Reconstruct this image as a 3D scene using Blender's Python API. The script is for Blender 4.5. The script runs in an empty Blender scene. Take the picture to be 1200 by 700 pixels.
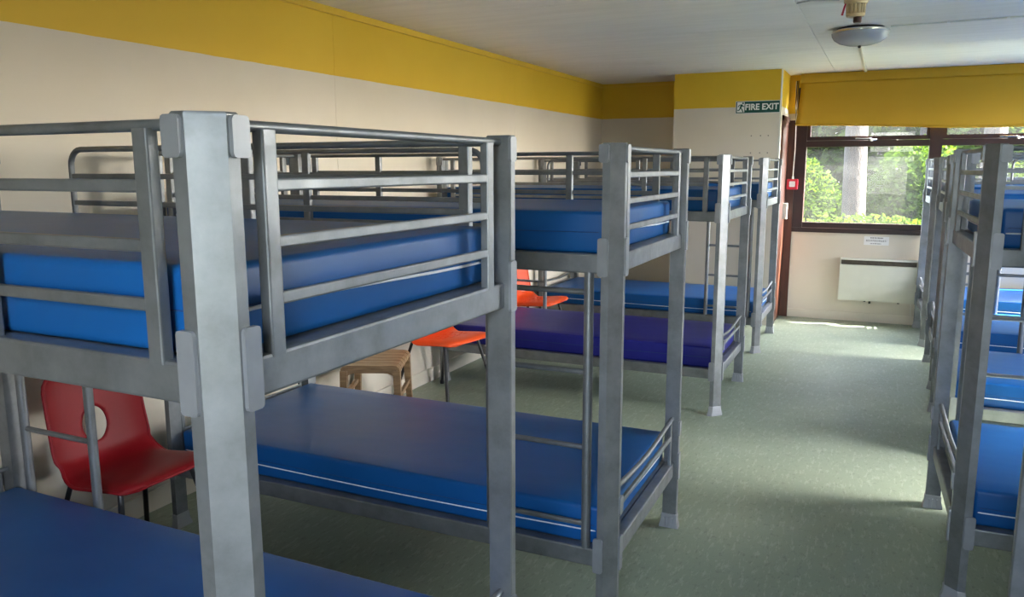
import bpy, bmesh, math, random
from mathutils import Vector, Matrix
random.seed(7)
scene = bpy.context.scene
C = scene.collection

# ------------------------------------------------------------------ camera
YAW, PITCH, ROLL = math.radians(25.272), math.radians(-9.445), math.radians(-0.13)
cam_d = bpy.data.cameras.new('camera'); cam = bpy.data.objects.new('camera', cam_d); C.objects.link(cam)
cam_d.sensor_fit = 'HORIZONTAL'; cam_d.sensor_width = 36.0; cam_d.lens = 924.7 / 1200 * 36
fw = Vector((-math.sin(YAW)*math.cos(PITCH), math.cos(YAW)*math.cos(PITCH), math.sin(PITCH)))
rt = Vector((math.cos(YAW), math.sin(YAW), 0)); up = rt.cross(fw)
r2 = rt*math.cos(ROLL)+up*math.sin(ROLL); u2 = -rt*math.sin(ROLL)+up*math.cos(ROLL)
cam.matrix_world = Matrix(((r2.x, u2.x, -fw.x, 0.807), (r2.y, u2.y, -fw.y, -0.778), (r2.z, u2.z, -fw.z, 1.530), (0, 0, 0, 1)))
cam_d.clip_start = 0.02
scene.camera = cam

# ------------------------------------------------------------------ world, sun, portals, exposure
world = bpy.data.worlds.new('sky'); scene.world = world; world.use_nodes = True
wn = world.node_tree.nodes; wl = world.node_tree.links
bg = wn['Background']; bg.inputs['Strength'].default_value = 3.0
sky = wn.new('ShaderNodeTexSky'); sky.sky_type = 'NISHITA'; sky.sun_disc = False
sky.sun_elevation = math.radians(46); sky.sun_rotation = math.radians(75); sky.dust_density = 2.5; sky.air_density = 1.0
hs = wn.new('ShaderNodeHueSaturation'); hs.inputs['Saturation'].default_value = 0.6      # thin summer haze
wl.new(sky.outputs['Color'], hs.inputs['Color']); wl.new(hs.outputs['Color'], bg.inputs['Color'])
sun_d = bpy.data.lights.new('sun', 'SUN'); sun = bpy.data.objects.new('sun', sun_d); C.objects.link(sun)
sun_d.energy = 45.0; sun_d.angle = math.radians(0.6); sun_d.color = (1.0, 0.95, 0.86)
SUN_EL, SUN_AZ = math.radians(46), math.radians(15)          # azimuth measured from +x towards +y
to_sun = Vector((math.cos(SUN_EL)*math.cos(SUN_AZ), math.cos(SUN_EL)*math.sin(SUN_AZ), math.sin(SUN_EL)))
sun.rotation_euler = to_sun.to_track_quat('Z', 'Y').to_euler()
scene.view_settings.view_transform = 'Standard'; scene.view_settings.look = 'None'
scene.view_settings.gamma = 1.0; scene.view_settings.use_curve_mapping = False
scene.view_settings.exposure = 1.42
scene.cycles.diffuse_bounces = 3; scene.cycles.max_bounces = 12; scene.cycles.transparent_max_bounces = 16

# room
XL, XR, YB, YE, HC = -2.108, 3.22, -1.55, 7.73, 2.424
# windows: end wall x0..x1 ; right wall y0..y1 
WZ0, WZ1 = 0.877, 2.30
END_W = (-0.055, 3.10)
RIGHT_W = [(2.55, 4.5), (5.7, 7.2)]
BACK_W = (0.3, 1.35)
def portal(loc, rot, sx, sy):
    d = bpy.data.lights.new('window_portal', 'AREA'); d.shape = 'RECTANGLE'; d.size = sx; d.size_y = sy
    d.energy = 1.0; d.cycles.is_portal = True
    o = bpy.data.objects.new('window_portal', d); C.objects.link(o); o.location = loc; o.rotation_euler = rot
zc, zh = (WZ0+WZ1)/2, WZ1-WZ0
portal(((END_W[0]+END_W[1])/2, YE+0.16, zc), (math.radians(-90), 0, 0), END_W[1]-END_W[0], zh)
for y0, y1 in RIGHT_W:
    portal((XR+0.16, (y0+y1)/2, zc), (math.radians(90), 0, math.radians(90)), y1-y0, zh)

portal(((BACK_W[0]+BACK_W[1])/2, YB-0.16, zc), (math.radians(90), 0, 0), BACK_W[1]-BACK_W[0], zh)

# ------------------------------------------------------------------ materials
def new_mat(name):
    m = bpy.data.materials.new(name); m.use_nodes = True
    nt = m.node_tree; b = nt.nodes['Principled BSDF']
    return m, nt, b
def N(nt, t, **kw):
    n = nt.nodes.new(t)
    for k, v in kw.items(): setattr(n, k, v)
    return n
def coords(nt, scale=(1, 1, 1), kind='Object'):
    tc = N(nt, 'ShaderNodeTexCoord'); mp = N(nt, 'ShaderNodeMapping'); mp.inputs['Scale'].default_value = scale
    nt.links.new(tc.outputs[kind], mp.inputs['Vector']); return mp.outputs['Vector']
def noise(nt, vec, scale, detail=4, rough=0.55):
    n = N(nt, 'ShaderNodeTexNoise'); n.inputs['Scale'].default_value = scale; n.inputs['Detail'].default_value = detail
    n.inputs['Roughness'].default_value = rough; nt.links.new(vec, n.inputs['Vector']); return n.outputs['Fac']
def ramp(nt, fac, stops):
    r = N(nt, 'ShaderNodeValToRGB'); e = r.color_ramp.elements
    while len(e) > 1: e.remove(e[0])
    e[0].position = stops[0][0]; e[0].color = (*stops[0][1], 1)
    for p, c in stops[1:]:
        x = e.new(p); x.color = (*c, 1)
    nt.links.new(fac, r.inputs['Fac']); return r.outputs['Color']
def bump(nt, b, h, strength, dist=0.01):
    n = N(nt, 'ShaderNodeBump'); n.inputs['Strength'].default_value = strength; n.inputs['Distance'].default_value = dist
    nt.links.new(h, n.inputs['Height']); nt.links.new(n.outputs['Normal'], b.inputs['Normal'])
def simple(name, col, rough=0.5, metal=0.0, var=0.0, scale=8, spec=0.5, bmp=0.0, bscale=40):
    m, nt, b = new_mat(name)
    b.inputs['Roughness'].default_value = rough; b.inputs['Metallic'].default_value = metal
    b.inputs['Specular IOR Level'].default_value = spec
    v = coords(nt)
    lo = tuple(c*(1-var) for c in col); hi = tuple(min(1, c*(1+var)) for c in col)
    nt.links.new(ramp(nt, noise(nt, v, scale), [(0.3, lo), (0.7, hi)]), b.inputs['Base Color'])
    if bmp: bump(nt, b, noise(nt, v, bscale, 2), bmp, 0.004)
    return m
M = {}
# silver paint on the bed frames, a little mottled and scuffed
m, nt, b = new_mat('silver_paint'); v = coords(nt)
nt.links.new(ramp(nt, noise(nt, v, 9, 6, 0.65), [(0.25, (0.165, 0.172, 0.174)), (0.5, (0.235, 0.245, 0.252)), (0.75, (0.29, 0.302, 0.312))]), b.inputs['Base Color'])
b.inputs['Metallic'].default_value = 0.68
rr = ramp(nt, noise(nt, v, 22, 5), [(0.3, (0.38,)*3), (0.7, (0.52,)*3)]); nt.links.new(rr, b.inputs['Roughness'])
bump(nt, b, noise(nt, v, 120, 2), 0.05, 0.002); M['silver'] = m
M['silver_lit'] = simple('silver_paint_lit', (0.29, 0.30, 0.315), 0.45, 0.45, 0.08, 20)  # brackets: the same silver paint, with light on their faces put into the colour
M['plastic_grey'] = simple('grey_plastic', (0.36, 0.37, 0.38), 0.45, 0.2, 0.08)
# mattress vinyl
def vinyl(name, lo, hi):
    m, nt, b = new_mat(name); v = coords(nt)
    nt.links.new(ramp(nt, noise(nt, v, 3, 4), [(0.3, lo), (0.7, hi)]), b.inputs['Base Color'])
    b.inputs['Roughness'].default_value = 0.40; b.inputs['Specular IOR Level'].default_value = 0.26
    n1 = noise(nt, coords(nt, (1, 1.4, 1)), 3.2, 2); n2 = noise(nt, v, 900, 1)
    ad = N(nt, 'ShaderNodeMath', operation='MULTIPLY_ADD'); ad.inputs[1].default_value = 0.03
    nt.links.new(n2, ad.inputs[0]); nt.links.new(n1, ad.inputs[2]); bump(nt, b, ad.outputs[0], 0.16, 0.02)
    return m
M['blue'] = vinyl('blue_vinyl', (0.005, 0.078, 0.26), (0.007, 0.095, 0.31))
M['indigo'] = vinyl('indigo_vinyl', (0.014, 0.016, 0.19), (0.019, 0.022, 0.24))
M['seam'] = simple('seam_thread', (0.01, 0.05, 0.17), 0.7)
M['piping'] = simple('white_piping', (0.78, 0.80, 0.84), 0.5)
# walls: cream below, yellow band above (paint line by height)
def painted(name, split):
    m, nt, b = new_mat(name); tc = N(nt, 'ShaderNodeNewGeometry'); sx = N(nt, 'ShaderNodeSeparateXYZ')
    nt.links.new(tc.outputs['Position'], sx.inputs[0])
    v = coords(nt, (1, 1, 1)); nz = noise(nt, v, 6, 3)
    wob = N(nt, 'ShaderNodeMath', operation='MULTIPLY_ADD'); wob.inputs[1].default_value = 0.008
    nt.links.new(nz, wob.inputs[0]); nt.links.new(sx.outputs['Z'], wob.inputs[2])
    gt = N(nt, 'ShaderNodeMath', operation='GREATER_THAN'); gt.inputs[1].default_value = split+0.004
    nt.links.new(wob.outputs[0], gt.inputs[0])
    n2 = noise(nt, v, 1.3, 5)
    cr = ramp(nt, n2, [(0.3, (0.66, 0.59, 0.48)), (0.7, (0.71, 0.64, 0.53))])
    ye = ramp(nt, n2, [(0.3, (0.70, 0.44, 0.025)), (0.7, (0.76, 0.49, 0.035))])
    mx = N(nt, 'ShaderNodeMix', data_type='RGBA')
    nt.links.new(gt.outputs[0], mx.inputs['Factor']); nt.links.new(cr, mx.inputs['A']); nt.links.new(ye, mx.inputs['B'])
    nt.links.new(mx.outputs['Result'], b.inputs['Base Color'])
    b.inputs['Roughness'].default_value = 0.55; b.inputs['Specular IOR Level'].default_value = 0.35
    bump(nt, b, noise(nt, v, 60, 3), 0.08, 0.004)
    return m
M['wall'] = painted('painted_wall', 2.052)
M['wall_block'] = painted('painted_partition', 2.090)
M['cream'] = simple('cream_paint', (0.74, 0.67, 0.55), 0.5, 0, 0.05, 3)
M['yellow'] = simple('yellow_paint', (0.74, 0.47, 0.03), 0.5, 0, 0.05, 3)
m, nt, b = new_mat('ceiling_paint')
nt.links.new(ramp(nt, noise(nt, coords(nt, (0.7, 5, 1)), 3, 6), [(0.3, (0.79, 0.74, 0.66)), (0.7, (0.87, 0.82, 0.74))]), b.inputs['Base Color'])
b.inputs['Roughness'].default_value = 0.6; bump(nt, b, noise(nt, coords(nt), 90, 2), 0.06, 0.004); M['ceiling'] = m
# floor: grey-green marbled sheet vinyl
m, nt, b = new_mat('green_vinyl_floor'); v = coords(nt)
base = ramp(nt, noise(nt, v, 1.1, 6), [(0.3, (0.26, 0.315, 0.23)), (0.7, (0.305, 0.36, 0.268))])
fl = ramp(nt, noise(nt, coords(nt, (30, 7, 1)), 1.5, 9, 0.72), [(0.53, (0, 0, 0)), (0.61, (1, 1, 1))])
dk = ramp(nt, noise(nt, coords(nt, (30, 13, 1)), 1.7, 9, 0.72), [(0.56, (0, 0, 0)), (0.62, (1, 1, 1))])
mx = N(nt, 'ShaderNodeMix', data_type='RGBA'); mx.inputs['B'].default_value = (0.50, 0.54, 0.44, 1)
f1 = N(nt, 'ShaderNodeMath', operation='MULTIPLY'); f1.inputs[1].default_value = 0.38; nt.links.new(fl, f1.inputs[0])
nt.links.new(f1.outputs[0], mx.inputs['Factor']); nt.links.new(base, mx.inputs['A'])
mx2 = N(nt, 'ShaderNodeMix', data_type='RGBA'); mx2.inputs['B'].default_value = (0.12, 0.14, 0.11, 1)
f2 = N(nt, 'ShaderNodeMath', operation='MULTIPLY'); f2.inputs[1].default_value = 0.35; nt.links.new(dk, f2.inputs[0])
nt.links.new(f2.outputs[0], mx2.inputs['Factor']); nt.links.new(mx.outputs['Result'], mx2.inputs['A'])
nt.links.new(mx2.outputs['Result'], b.inputs['Base Color'])
nt.links.new(ramp(nt, noise(nt, v, 5, 5), [(0.3, (0.42,)*3), (0.7, (0.55,)*3)]), b.inputs['Roughness'])
b.inputs['Specular IOR Level'].default_value = 0.4
bump(nt, b, noise(nt, v, 60, 3), 0.05, 0.004); M['floor'] = m
M['brown'] = simple('dark_brown_stain', (0.022, 0.006, 0.005), 0.35, 0, 0.25, 12)
m, nt, b = new_mat('brown_wood')
nt.links.new(ramp(nt, noise(nt, coords(nt, (14, 14, 1.2)), 3, 6), [(0.3, (0.045, 0.014, 0.008)), (0.7, (0.10, 0.033, 0.017))]), b.inputs['Base Color'])
b.inputs['Roughness'].default_value = 0.4; M['brownwood'] = m
m, nt, b = new_mat('stool_wood')
nt.links.new(ramp(nt, noise(nt, coords(nt, (3, 22, 22)), 3, 6), [(0.3, (0.20, 0.115, 0.055)), (0.7, (0.36, 0.23, 0.12))]), b.inputs['Base Color'])
b.inputs['Roughness'].default_value = 0.55; M['stoolwood'] = m
# dusty glass: clear, a little reflection, a little bright dust
def glass(name, dust):
    m = bpy.data.materials.new(name); m.use_nodes = True; nt = m.node_tree; nt.nodes.clear()
    out = N(nt, 'ShaderNodeOutputMaterial'); tr = N(nt, 'ShaderNodeBsdfTransparent'); gl = N(nt, 'ShaderNodeBsdfGlossy')
    gl.inputs['Roughness'].default_value = 0.02; tl = N(nt, 'ShaderNodeBsdfTranslucent'); tl.inputs['Color'].default_value = (0.9, 0.9, 0.85, 1)
    a = N(nt, 'ShaderNodeMixShader'); a.inputs[0].default_value = 0.02; c = N(nt, 'ShaderNodeMixShader')
    f = ramp(nt, noise(nt, coords(nt, kind='Object'), 5, 7, 0.7), [(0.25, (dust*0.5,)*3), (0.75, (dust*1.5,)*3)])
    nt.links.new(tr.outputs[0], a.inputs[1]); nt.links.new(gl.outputs[0], a.inputs[2])
    nt.links.new(f, c.inputs[0]); nt.links.new(a.outputs[0], c.inputs[1]); nt.links.new(tl.outputs[0], c.inputs[2])
    nt.links.new(c.outputs[0], out.inputs['Surface']); return m
M['glass'] = glass('dusty_glass', 0.009); M['clear'] = glass('clear_glass', 0.012)
m, nt, b = new_mat('yellow_blind_cloth'); v = coords(nt)
nt.links.new(ramp(nt, noise(nt, v, 2, 4), [(0.3, (0.40, 0.222, 0.004)), (0.7, (0.44, 0.25, 0.005))]), b.inputs['Base Color'])
b.inputs['Roughness'].default_value = 0.75; bump(nt, b, noise(nt, v, 300, 1), 0.1, 0.002); M['blind'] = m
M['white'] = simple('white_enamel', (0.76, 0.74, 0.66), 0.35, 0, 0.03)
M['heater'] = simple('cream_enamel', (0.66, 0.64, 0.53), 0.3, 0, 0.03)
M['dark'] = simple('dark_grille', (0.10, 0.075, 0.05), 0.5, 0, 0.2, 30)
M['paper'] = simple('notice_paper', (0.80, 0.78, 0.76), 0.6)
M['ink'] = simple('notice_ink', (0.16, 0.14, 0.13), 0.7)
M['signgreen'] = simple('sign_green', (0.004, 0.075, 0.055), 0.3, 0, 0.05)
M['signwhite'] = simple('sign_white', (0.85, 0.85, 0.82), 0.4)
M['red'] = simple('red_polypropylene', (0.22, 0.004, 0.008), 0.5, 0, 0.06, 5, spec=0.3, bmp=0.05, bscale=200)
M['orange'] = simple('orange_polypropylene', (0.85, 0.085, 0.012), 0.48, 0, 0.06, 5, spec=0.35, bmp=0.05, bscale=200)
M['black'] = simple('black_enamel', (0.012, 0.012, 0.013), 0.35, 0.1)
M['callred'] = simple('call_point_red', (0.62, 0.02, 0.045), 0.35)
M['lampglass'] = simple('grey_lamp_bowl', (0.40, 0.41, 0.44), 0.22, 0.0)
M['beige'] = simple('beige_plastic', (0.60, 0.44, 0.24), 0.5)
M['chrome'] = simple('chrome', (0.75, 0.75, 0.76), 0.2, 1.0)
M['cable'] = simple('grey_cable', (0.45, 0.44, 0.42), 0.5)
def leafmat(name, a, b_, c):
    m, nt, b = new_mat(name)
    nt.links.new(ramp(nt, noise(nt, coords(nt), 7, 3), [(0.25, a), (0.5, b_), (0.75, c)]), b.inputs['Base Color'])
    b.inputs['Roughness'].default_value = 0.7; b.inputs['Specular IOR Level'].default_value = 0.04
    tl = N(nt, 'ShaderNodeBsdfTranslucent'); tl.inputs['Color'].default_value = (b_[0]*2.6, b_[1]*2.5, b_[2]*1.2, 1)
    mix = N(nt, 'ShaderNodeMixShader'); mix.inputs[0].default_value = 0.35
    nt.links.new(b.outputs[0], mix.inputs[1]); nt.links.new(tl.outputs[0], mix.inputs[2])
    nt.links.new(mix.outputs[0], nt.nodes['Material Output'].inputs['Surface']); return m
M['leaf1'] = leafmat('leaf_bright', (0.013, 0.030, 0.003), (0.032, 0.056, 0.005), (0.055, 0.075, 0.009))
M['leaf2'] = leafmat('leaf_dark', (0.008, 0.020, 0.003), (0.021, 0.040, 0.005), (0.038, 0.058, 0.009))
m, nt, b = new_mat('bark')
nt.links.new(ramp(nt, noise(nt, coords(nt, (9, 9, 3)), 3, 7), [(0.3, (0.004, 0.0025, 0.0015)), (0.55, (0.012, 0.0075, 0.004)), (0.75, (0.024, 0.016, 0.010))]), b.inputs['Base Color'])
b.inputs['Roughness'].default_value = 0.9; bump(nt, b, noise(nt, coords(nt, (9, 9, 3)), 4, 6), 0.8, 0.03); M['bark'] = m
M['grass'] = simple('grass', (0.022, 0.036, 0.008), 0.9, 0, 0.4, 2)

# ------------------------------------------------------------------ mesh helpers
class MB:
    def __init__(s): s.v = []; s.f = []
    def add(s, vs, fs):
        o = len(s.v); s.v += [tuple(p) for p in vs]; s.f += [tuple(i+o for i in f) for f in fs]; return s
    def box(s, x0, x1, y0, y1, z0, z1):
        vs = [(x, y, z) for z in (z0, z1) for x, y in ((x0, y0), (x1, y0), (x1, y1), (x0, y1))]
        return s.add(vs, [(3, 2, 1, 0), (4, 5, 6, 7), (0, 1, 5, 4), (1, 2, 6, 5), (2, 3, 7, 6), (3, 0, 4, 7)])
    def rbox(s, x0, x1, y0, y1, z0, z1, r, axis=2, seg=2):   # prism with rounded profile, extruded along axis
        lim = [(x0, x1), (y0, y1), (z0, z1)]; a, b_ = [i for i in range(3) if i != axis]
        prof = rrect(lim[a][0], lim[a][1], lim[b_][0], lim[b_][1], r, seg)
        def P(p, t):
            q = [0, 0, 0]; q[a], q[b_], q[axis] = p[0], p[1], t; return q
        return s.loft([[P(p, lim[axis][0]) for p in prof], [P(p, lim[axis][1]) for p in prof]])
    def loft(s, rings, cap=True, closed=False):
        n = len(rings[0]); vs = [p for r in rings for p in r]; fs = []
        m = len(rings)
        for k in range(m if closed else m-1):
            a, b_ = k*n, ((k+1) % m)*n
            for i in range(n): fs.append((a+i, a+(i+1) % n, b_+(i+1) % n, b_+i))
        if cap and not closed: fs += [tuple(range(n))[::-1], tuple(range((m-1)*n, m*n))]
        return s.add(vs, fs)
    def tube(s, pts, r, n=10, closed=False, cap=True):
        pts = [Vector(p) for p in pts]; m = len(pts); rings = []; prev = None
        rad = r if isinstance(r, (list, tuple)) else [r]*m
        for i, p in enumerate(pts):
            if closed: d = (pts[(i+1) % m]-pts[i-1])
            elif i == 0: d = pts[1]-p
            elif i == m-1: d = p-pts[i-1]
            else: d = (pts[i+1]-p).normalized()+(p-pts[i-1]).normalized()
            d.normalize()
            if prev is None:
                u = d.orthogonal().normalized()
                for ax in (Vector((0, 0, 1)), Vector((1, 0, 0))):
                    if abs(d.dot(ax)) < 0.9: u = (ax-d*ax.dot(d)).normalized(); break
            else: u = (prev-d*prev.dot(d)).normalized()
            prev = u; w = d.cross(u)
            rings.append([p+(u*math.cos(2*math.pi*k/n)+w*math.sin(2*math.pi*k/n))*rad[i] for k in range(n)])
        return s.loft(rings, cap, closed)
    def lathe(s, prof, cx=0, cy=0, n=32):     # (radius, z) list
        rings = [[(cx+r*math.cos(2*math.pi*k/n), cy+r*math.sin(2*math.pi*k/n), z) for k in range(n)] for r, z in prof]
        return s.loft(rings)
    def build(s, name, mat, parent=None, smooth=35):
        me = bpy.data.meshes.new(name); me.from_pydata(s.v, [], s.f)
        bm = bmesh.new(); bm.from_mesh(me); bmesh.ops.recalc_face_normals(bm, faces=bm.faces); bm.to_mesh(me); bm.free()
        return link(name, me, mat, parent, smooth)
def link(name, me, mat, parent=None, smooth=35):
    if mat is not None: me.materials.append(M[mat] if isinstance(mat, str) else mat)
    if smooth:
        me.polygons.foreach_set('use_smooth', [True]*len(me.polygons)); me.set_sharp_from_angle(angle=math.radians(smooth))
    o = bpy.data.objects.new(name, me); C.objects.link(o)
    if parent: o.parent = parent
    return o
def rrect(x0, x1, y0, y1, r, seg=2):
    pts = []
    for cx, cy, a0 in ((x1-r, y1-r, 0), (x0+r, y1-r, 90), (x0+r, y0+r, 180), (x1-r, y0+r, 270)):
        for k in range(seg+1):
            a = math.radians(a0+90*k/seg); pts.append((cx+r*math.cos(a), cy+r*math.sin(a)))
    return pts
def tag(o, label, cat=None, group=None, kind=None):
    if label: o['label'] = label
    if cat: o['category'] = cat
    if group: o['group'] = group
    if kind: o['kind'] = kind
    return o
def thing(name, label, cat, loc=(0, 0, 0), rz=0, group=None, kind=None):
    o = bpy.data.objects.new(name, None); C.objects.link(o); o.location = loc; o.rotation_euler = (0, 0, rz)
    o.empty_display_size = 0.1
    return tag(o, label, cat, group, kind)
def copy_tree(o, parent=None):
    c = o.copy(); C.objects.link(c)
    if parent: c.parent = parent
    for ch in list(o.children): copy_tree(ch, c)
    return c
def struct(o, label=None): return tag(o, label, None, None, 'structure')
def panel_boxes(rects, axis, t0, t1):   # wall slab with openings, from rectangles (a0,a1,z0,z1)
    mb = MB()
    for a0, a1, z0, z1 in rects:
        if axis == 'y': mb.box(a0, a1, t0, t1, z0, z1)
        else: mb.box(t0, t1, a0, a1, z0, z1)
    return mb

# ------------------------------------------------------------------ the room
struct(MB().box(XL-0.15, XR+0.15, YB-0.15, YE+0.15, -0.12, 0).build('floor', 'floor', smooth=0), 'grey-green marbled vinyl floor')
# ceiling boards with fine joints along the room's width
ceil = struct(MB().box(XL-0.15, XR+0.15, YB-0.15, YE+0.15, HC+0.012, HC+0.12).build('ceiling', 'ceiling', smooth=0), 'off-white painted board ceiling')
ys = [YB-0.05, -0.21, 1.03, 2.27, 3.50, 4.76, 6.03, 7.25, YE+0.02]
xs = [XL-0.02, 0.28, XR+0.02]
for i in range(len(ys)-1):
    for j in range(2):
        MB().box(xs[j]+0.0015, xs[j+1]-0.0015, ys[i]+0.0015, ys[i+1]-0.0015, HC, HC+0.014).build('ceiling_panel', 'ceiling', ceil, smooth=0)
# left wall: boards meeting at fine vertical joints
wl_ = struct(MB().box(XL-0.15, XL-0.012, YB, YE+0.15, 0, HC+0.02).build('wall_left', 'wall', smooth=0), 'cream wall with yellow upper band behind the left bunks')
yy = [YB, 0.58, 3.018, 5.46, YE+0.02]
for i in range(len(yy)-1):
    MB().box(XL-0.013, XL, yy[i]+0.001, yy[i+1]-0.001, 0, HC).build('wall_panel', 'wall', wl_, smooth=0)
struct(MB().box(XL, XL+0.012, YB, YE, 0, 0.095).build('baseboard_left', 'cream', smooth=0), 'cream skirting board along left wall')
struct(MB().box(XL, XL+0.016, YB, YE, HC-0.038, HC).build('trim_1', 'yellow', smooth=0), 'yellow cover strip under the ceiling, left wall')
# end wall with the long window
x0, x1 = END_W
struct(panel_boxes([(XL, x0, 0, HC), (x1, XR, 0, HC), (x0, x1, 0, WZ0), (x0, x1, WZ1, HC)], 'y', YE, YE+0.12).build('wall_end', 'wall', smooth=0), 'cream end wall below the window, yellow at the top')
struct(MB().box(-0.05, XR, YE-0.012, YE, 0, 0.085).build('baseboard_end', 'cream', smooth=0), 'cream skirting board under the end window')
struct(MB().box(XL, -1.15, YE-0.012, YE, HC-0.035, HC).build('trim_2', 'yellow', smooth=0), 'yellow cover strip in the recess corner')
# right and back walls
rects = []; prev = YB
for y0, y1 in RIGHT_W: rects += [(prev, y0, 0, HC), (y0, y1, 0, WZ0), (y0, y1, WZ1, HC)]; prev = y1
rects.append((prev, YE+0.12, 0, HC))
struct(panel_boxes(rects, 'x', XR, XR+0.12).build('wall_right', 'wall', smooth=0), 'cream right wall with windows behind the right bunks')
struct(panel_boxes([(XL, BACK_W[0], 0, HC), (BACK_W[1], XR, 0, HC), (BACK_W[0], BACK_W[1], 0, WZ0), (BACK_W[0], BACK_W[1], WZ1, HC)], 'y', YB-0.12, YB).build('wall_back', 'wall', smooth=0), 'cream back wall with a window')
# partition lobby with the exit door in its side
BX0, BX1, BY0 = -1.150, -0.141, 7.115
struct(MB().box(BX0, BX1, BY0, YE, 0, HC).build('wall_partition', 'wall_block', smooth=0), 'boxed-out partition, cream with yellow top, carrying the exit sign')
struct(MB().box(BX1-0.012, BX1+0.003, BY0-0.003, BY0+0.012, 0, HC).build('trim_3', 'white', smooth=0), 'white corner bead on the partition edge')
for dx in (0, 0.085, 0.155):
    for dz in (0, 0.16):
        MB().lathe([(0.006, 0), (0.006, 0.004)], n=8).build('screw_hole', 'ink', bpy.data.objects['wall_partition']).matrix_basis = \
            Matrix.Translation((-0.40+dx, BY0+0.001, 1.66+dz)) @ Matrix.Rotation(math.radians(90), 4, 'X')
door = struct(MB().box(BX1-0.002, BX1+0.012, BY0+0.14, YE-0.02, 0.005, 1.965).build('door_1', 'brownwood', smooth=0), 'dark brown wooden exit door in the side of the partition')
fr = MB(); fr.box(BX1, BX1+0.02, BY0+0.10, BY0+0.145, 0, 2.01).box(BX1, BX1+0.02, BY0+0.10, YE-0.005, 1.965, 2.01)
fr.build('door_frame', 'brownwood', door, smooth=0)
hb = MB(); hb.rbox(BX1+0.012, BX1+0.05, BY0+0.44, BY0+0.52, 1.01, 1.17, 0.008, 0); hb.build('door_lock', 'white', door)
struct(MB().box(BX1+0.004, -0.052, YE-0.022, YE, 0, 1.985).build('trim_4', 'brownwood', smooth=0), 'brown timber post between exit door and window')
struct(MB().box(BX1+0.003, -0.03, YE-0.014, YE, 1.985, 2.002).build('trim_5', 'cream', smooth=0), 'thin pale strip above the brown post')

def window(idx, axis, a0, a1, face, label, mulls, transoms=True, out=1, gl='glass', handles=()):
    """frame in a wall opening; axis 'y' = wall across the room (spans x), 'x' = side wall (spans y); face = inner wall plane, out = +1/-1 outward"""
    w = thing('window_%d' % idx, label, None, kind='structure')
    def bx(mb, p0, p1, d0, d1, z0, z1):
        da, db = sorted((face+out*d0, face+out*d1))
        return mb.box(p0, p1, da, db, z0, z1) if axis == 'y' else mb.box(da, db, p0, p1, z0, z1)
    bx(MB(), a0, a1, -0.02, 0.09, WZ0, WZ0+0.045).build('window_sill', 'brown', w, 0)
    bx(MB(), a0, a1, -0.01, 0.09, WZ1-0.05, WZ1).build('frame_head', 'brown', w, 0)
    TZ0, TZ1 = 1.722, 1.822
    edges = [a0]+list(mulls)+[a1]
    for k, e in enumerate(edges):
        hw = 0.0525 if 0 < k < len(edges)-1 else 0.05
        c = e if 0 < k < len(edges)-1 else (e+0.05 if k == 0 else e-0.05)
        bx(MB(), c-hw, c+hw, -0.01, 0.09, WZ0+0.045, WZ1-0.05).build('frame_post', 'brown', w, 0)
    for k in range(len(edges)-1):
        p0 = edges[k]+(0.10 if k == 0 else 0.0525); p1 = edges[k+1]-(0.10 if k == len(edges)-2 else 0.0525)
        bx(MB(), p0, p1, -0.005, 0.085, TZ0, TZ0+0.058).build('transom', 'brown', w, 0)
        sh = MB()
        for z0, z1 in ((TZ0+0.062, TZ1), (WZ1-0.095, WZ1-0.05)): bx(sh, p0, p1, 0.005, 0.06, z0, z1)
        bx(sh, p0, p0+0.032, 0.005, 0.06, TZ1, WZ1-0.095); bx(sh, p1-0.032, p1, 0.005, 0.06, TZ1, WZ1-0.095)
        sh.build('top_sash', 'brown', w, 0)
        bx(MB(), p0+0.03, p1-0.03, 0.030, 0.034, TZ1-0.005, WZ1-0.09).build('pane', gl, w, 0)
        lb = MB()
        bx(lb, p0, p1, 0.01, 0.07, WZ0+0.045, WZ0+0.098)
        lb.build('bottom_rail', 'brown', w, 0)
        bx(MB(), p0, p1, 0.040, 0.044, WZ0+0.09, TZ0+0.005).build('pane', gl, w, 0)
        if handles and k in handles:
            c = (p0+p1)/2; h = MB()
            if axis == 'y':
                f = face-0.012
                h.rbox(c-0.10, c+0.03, f-0.006, f+0.014, TZ1-0.030, TZ1-0.018, 0.003, 0)
                h.tube([(c+0.03, f-0.004, TZ1-0.024), (c+0.06, f-0.02, TZ1-0.040), (c+0.09, f-0.012, TZ1-0.036)], 0.006, 8)
                h.lathe([(0.014, TZ1-0.05), (0.014, TZ1-0.03)], c+0.045, f-0.004, 12)
            h.build('stay_handle', 'chrome', w)
    return w
window(1, 'y', END_W[0], END_W[1], YE, 'dark brown timber window looking onto trees, under the yellow blind', (1.1875, 2.40), gl='glass', handles=(0, 1))
for i, (y0, y1) in enumerate(RIGHT_W):
    n = max(1, round((y1-y0)/1.2)); window(2+i, 'x', y0, y1, XR, ['brown timber window in the right wall, middle of the room', 'brown timber window in the right wall near the heater'][i],
                 [y0+(y1-y0)*k/n for k in range(1, n)], gl='clear')
window(4, 'y', BACK_W[0], BACK_W[1], YB, 'brown window in the back wall', [], out=-1, gl='clear')

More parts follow.
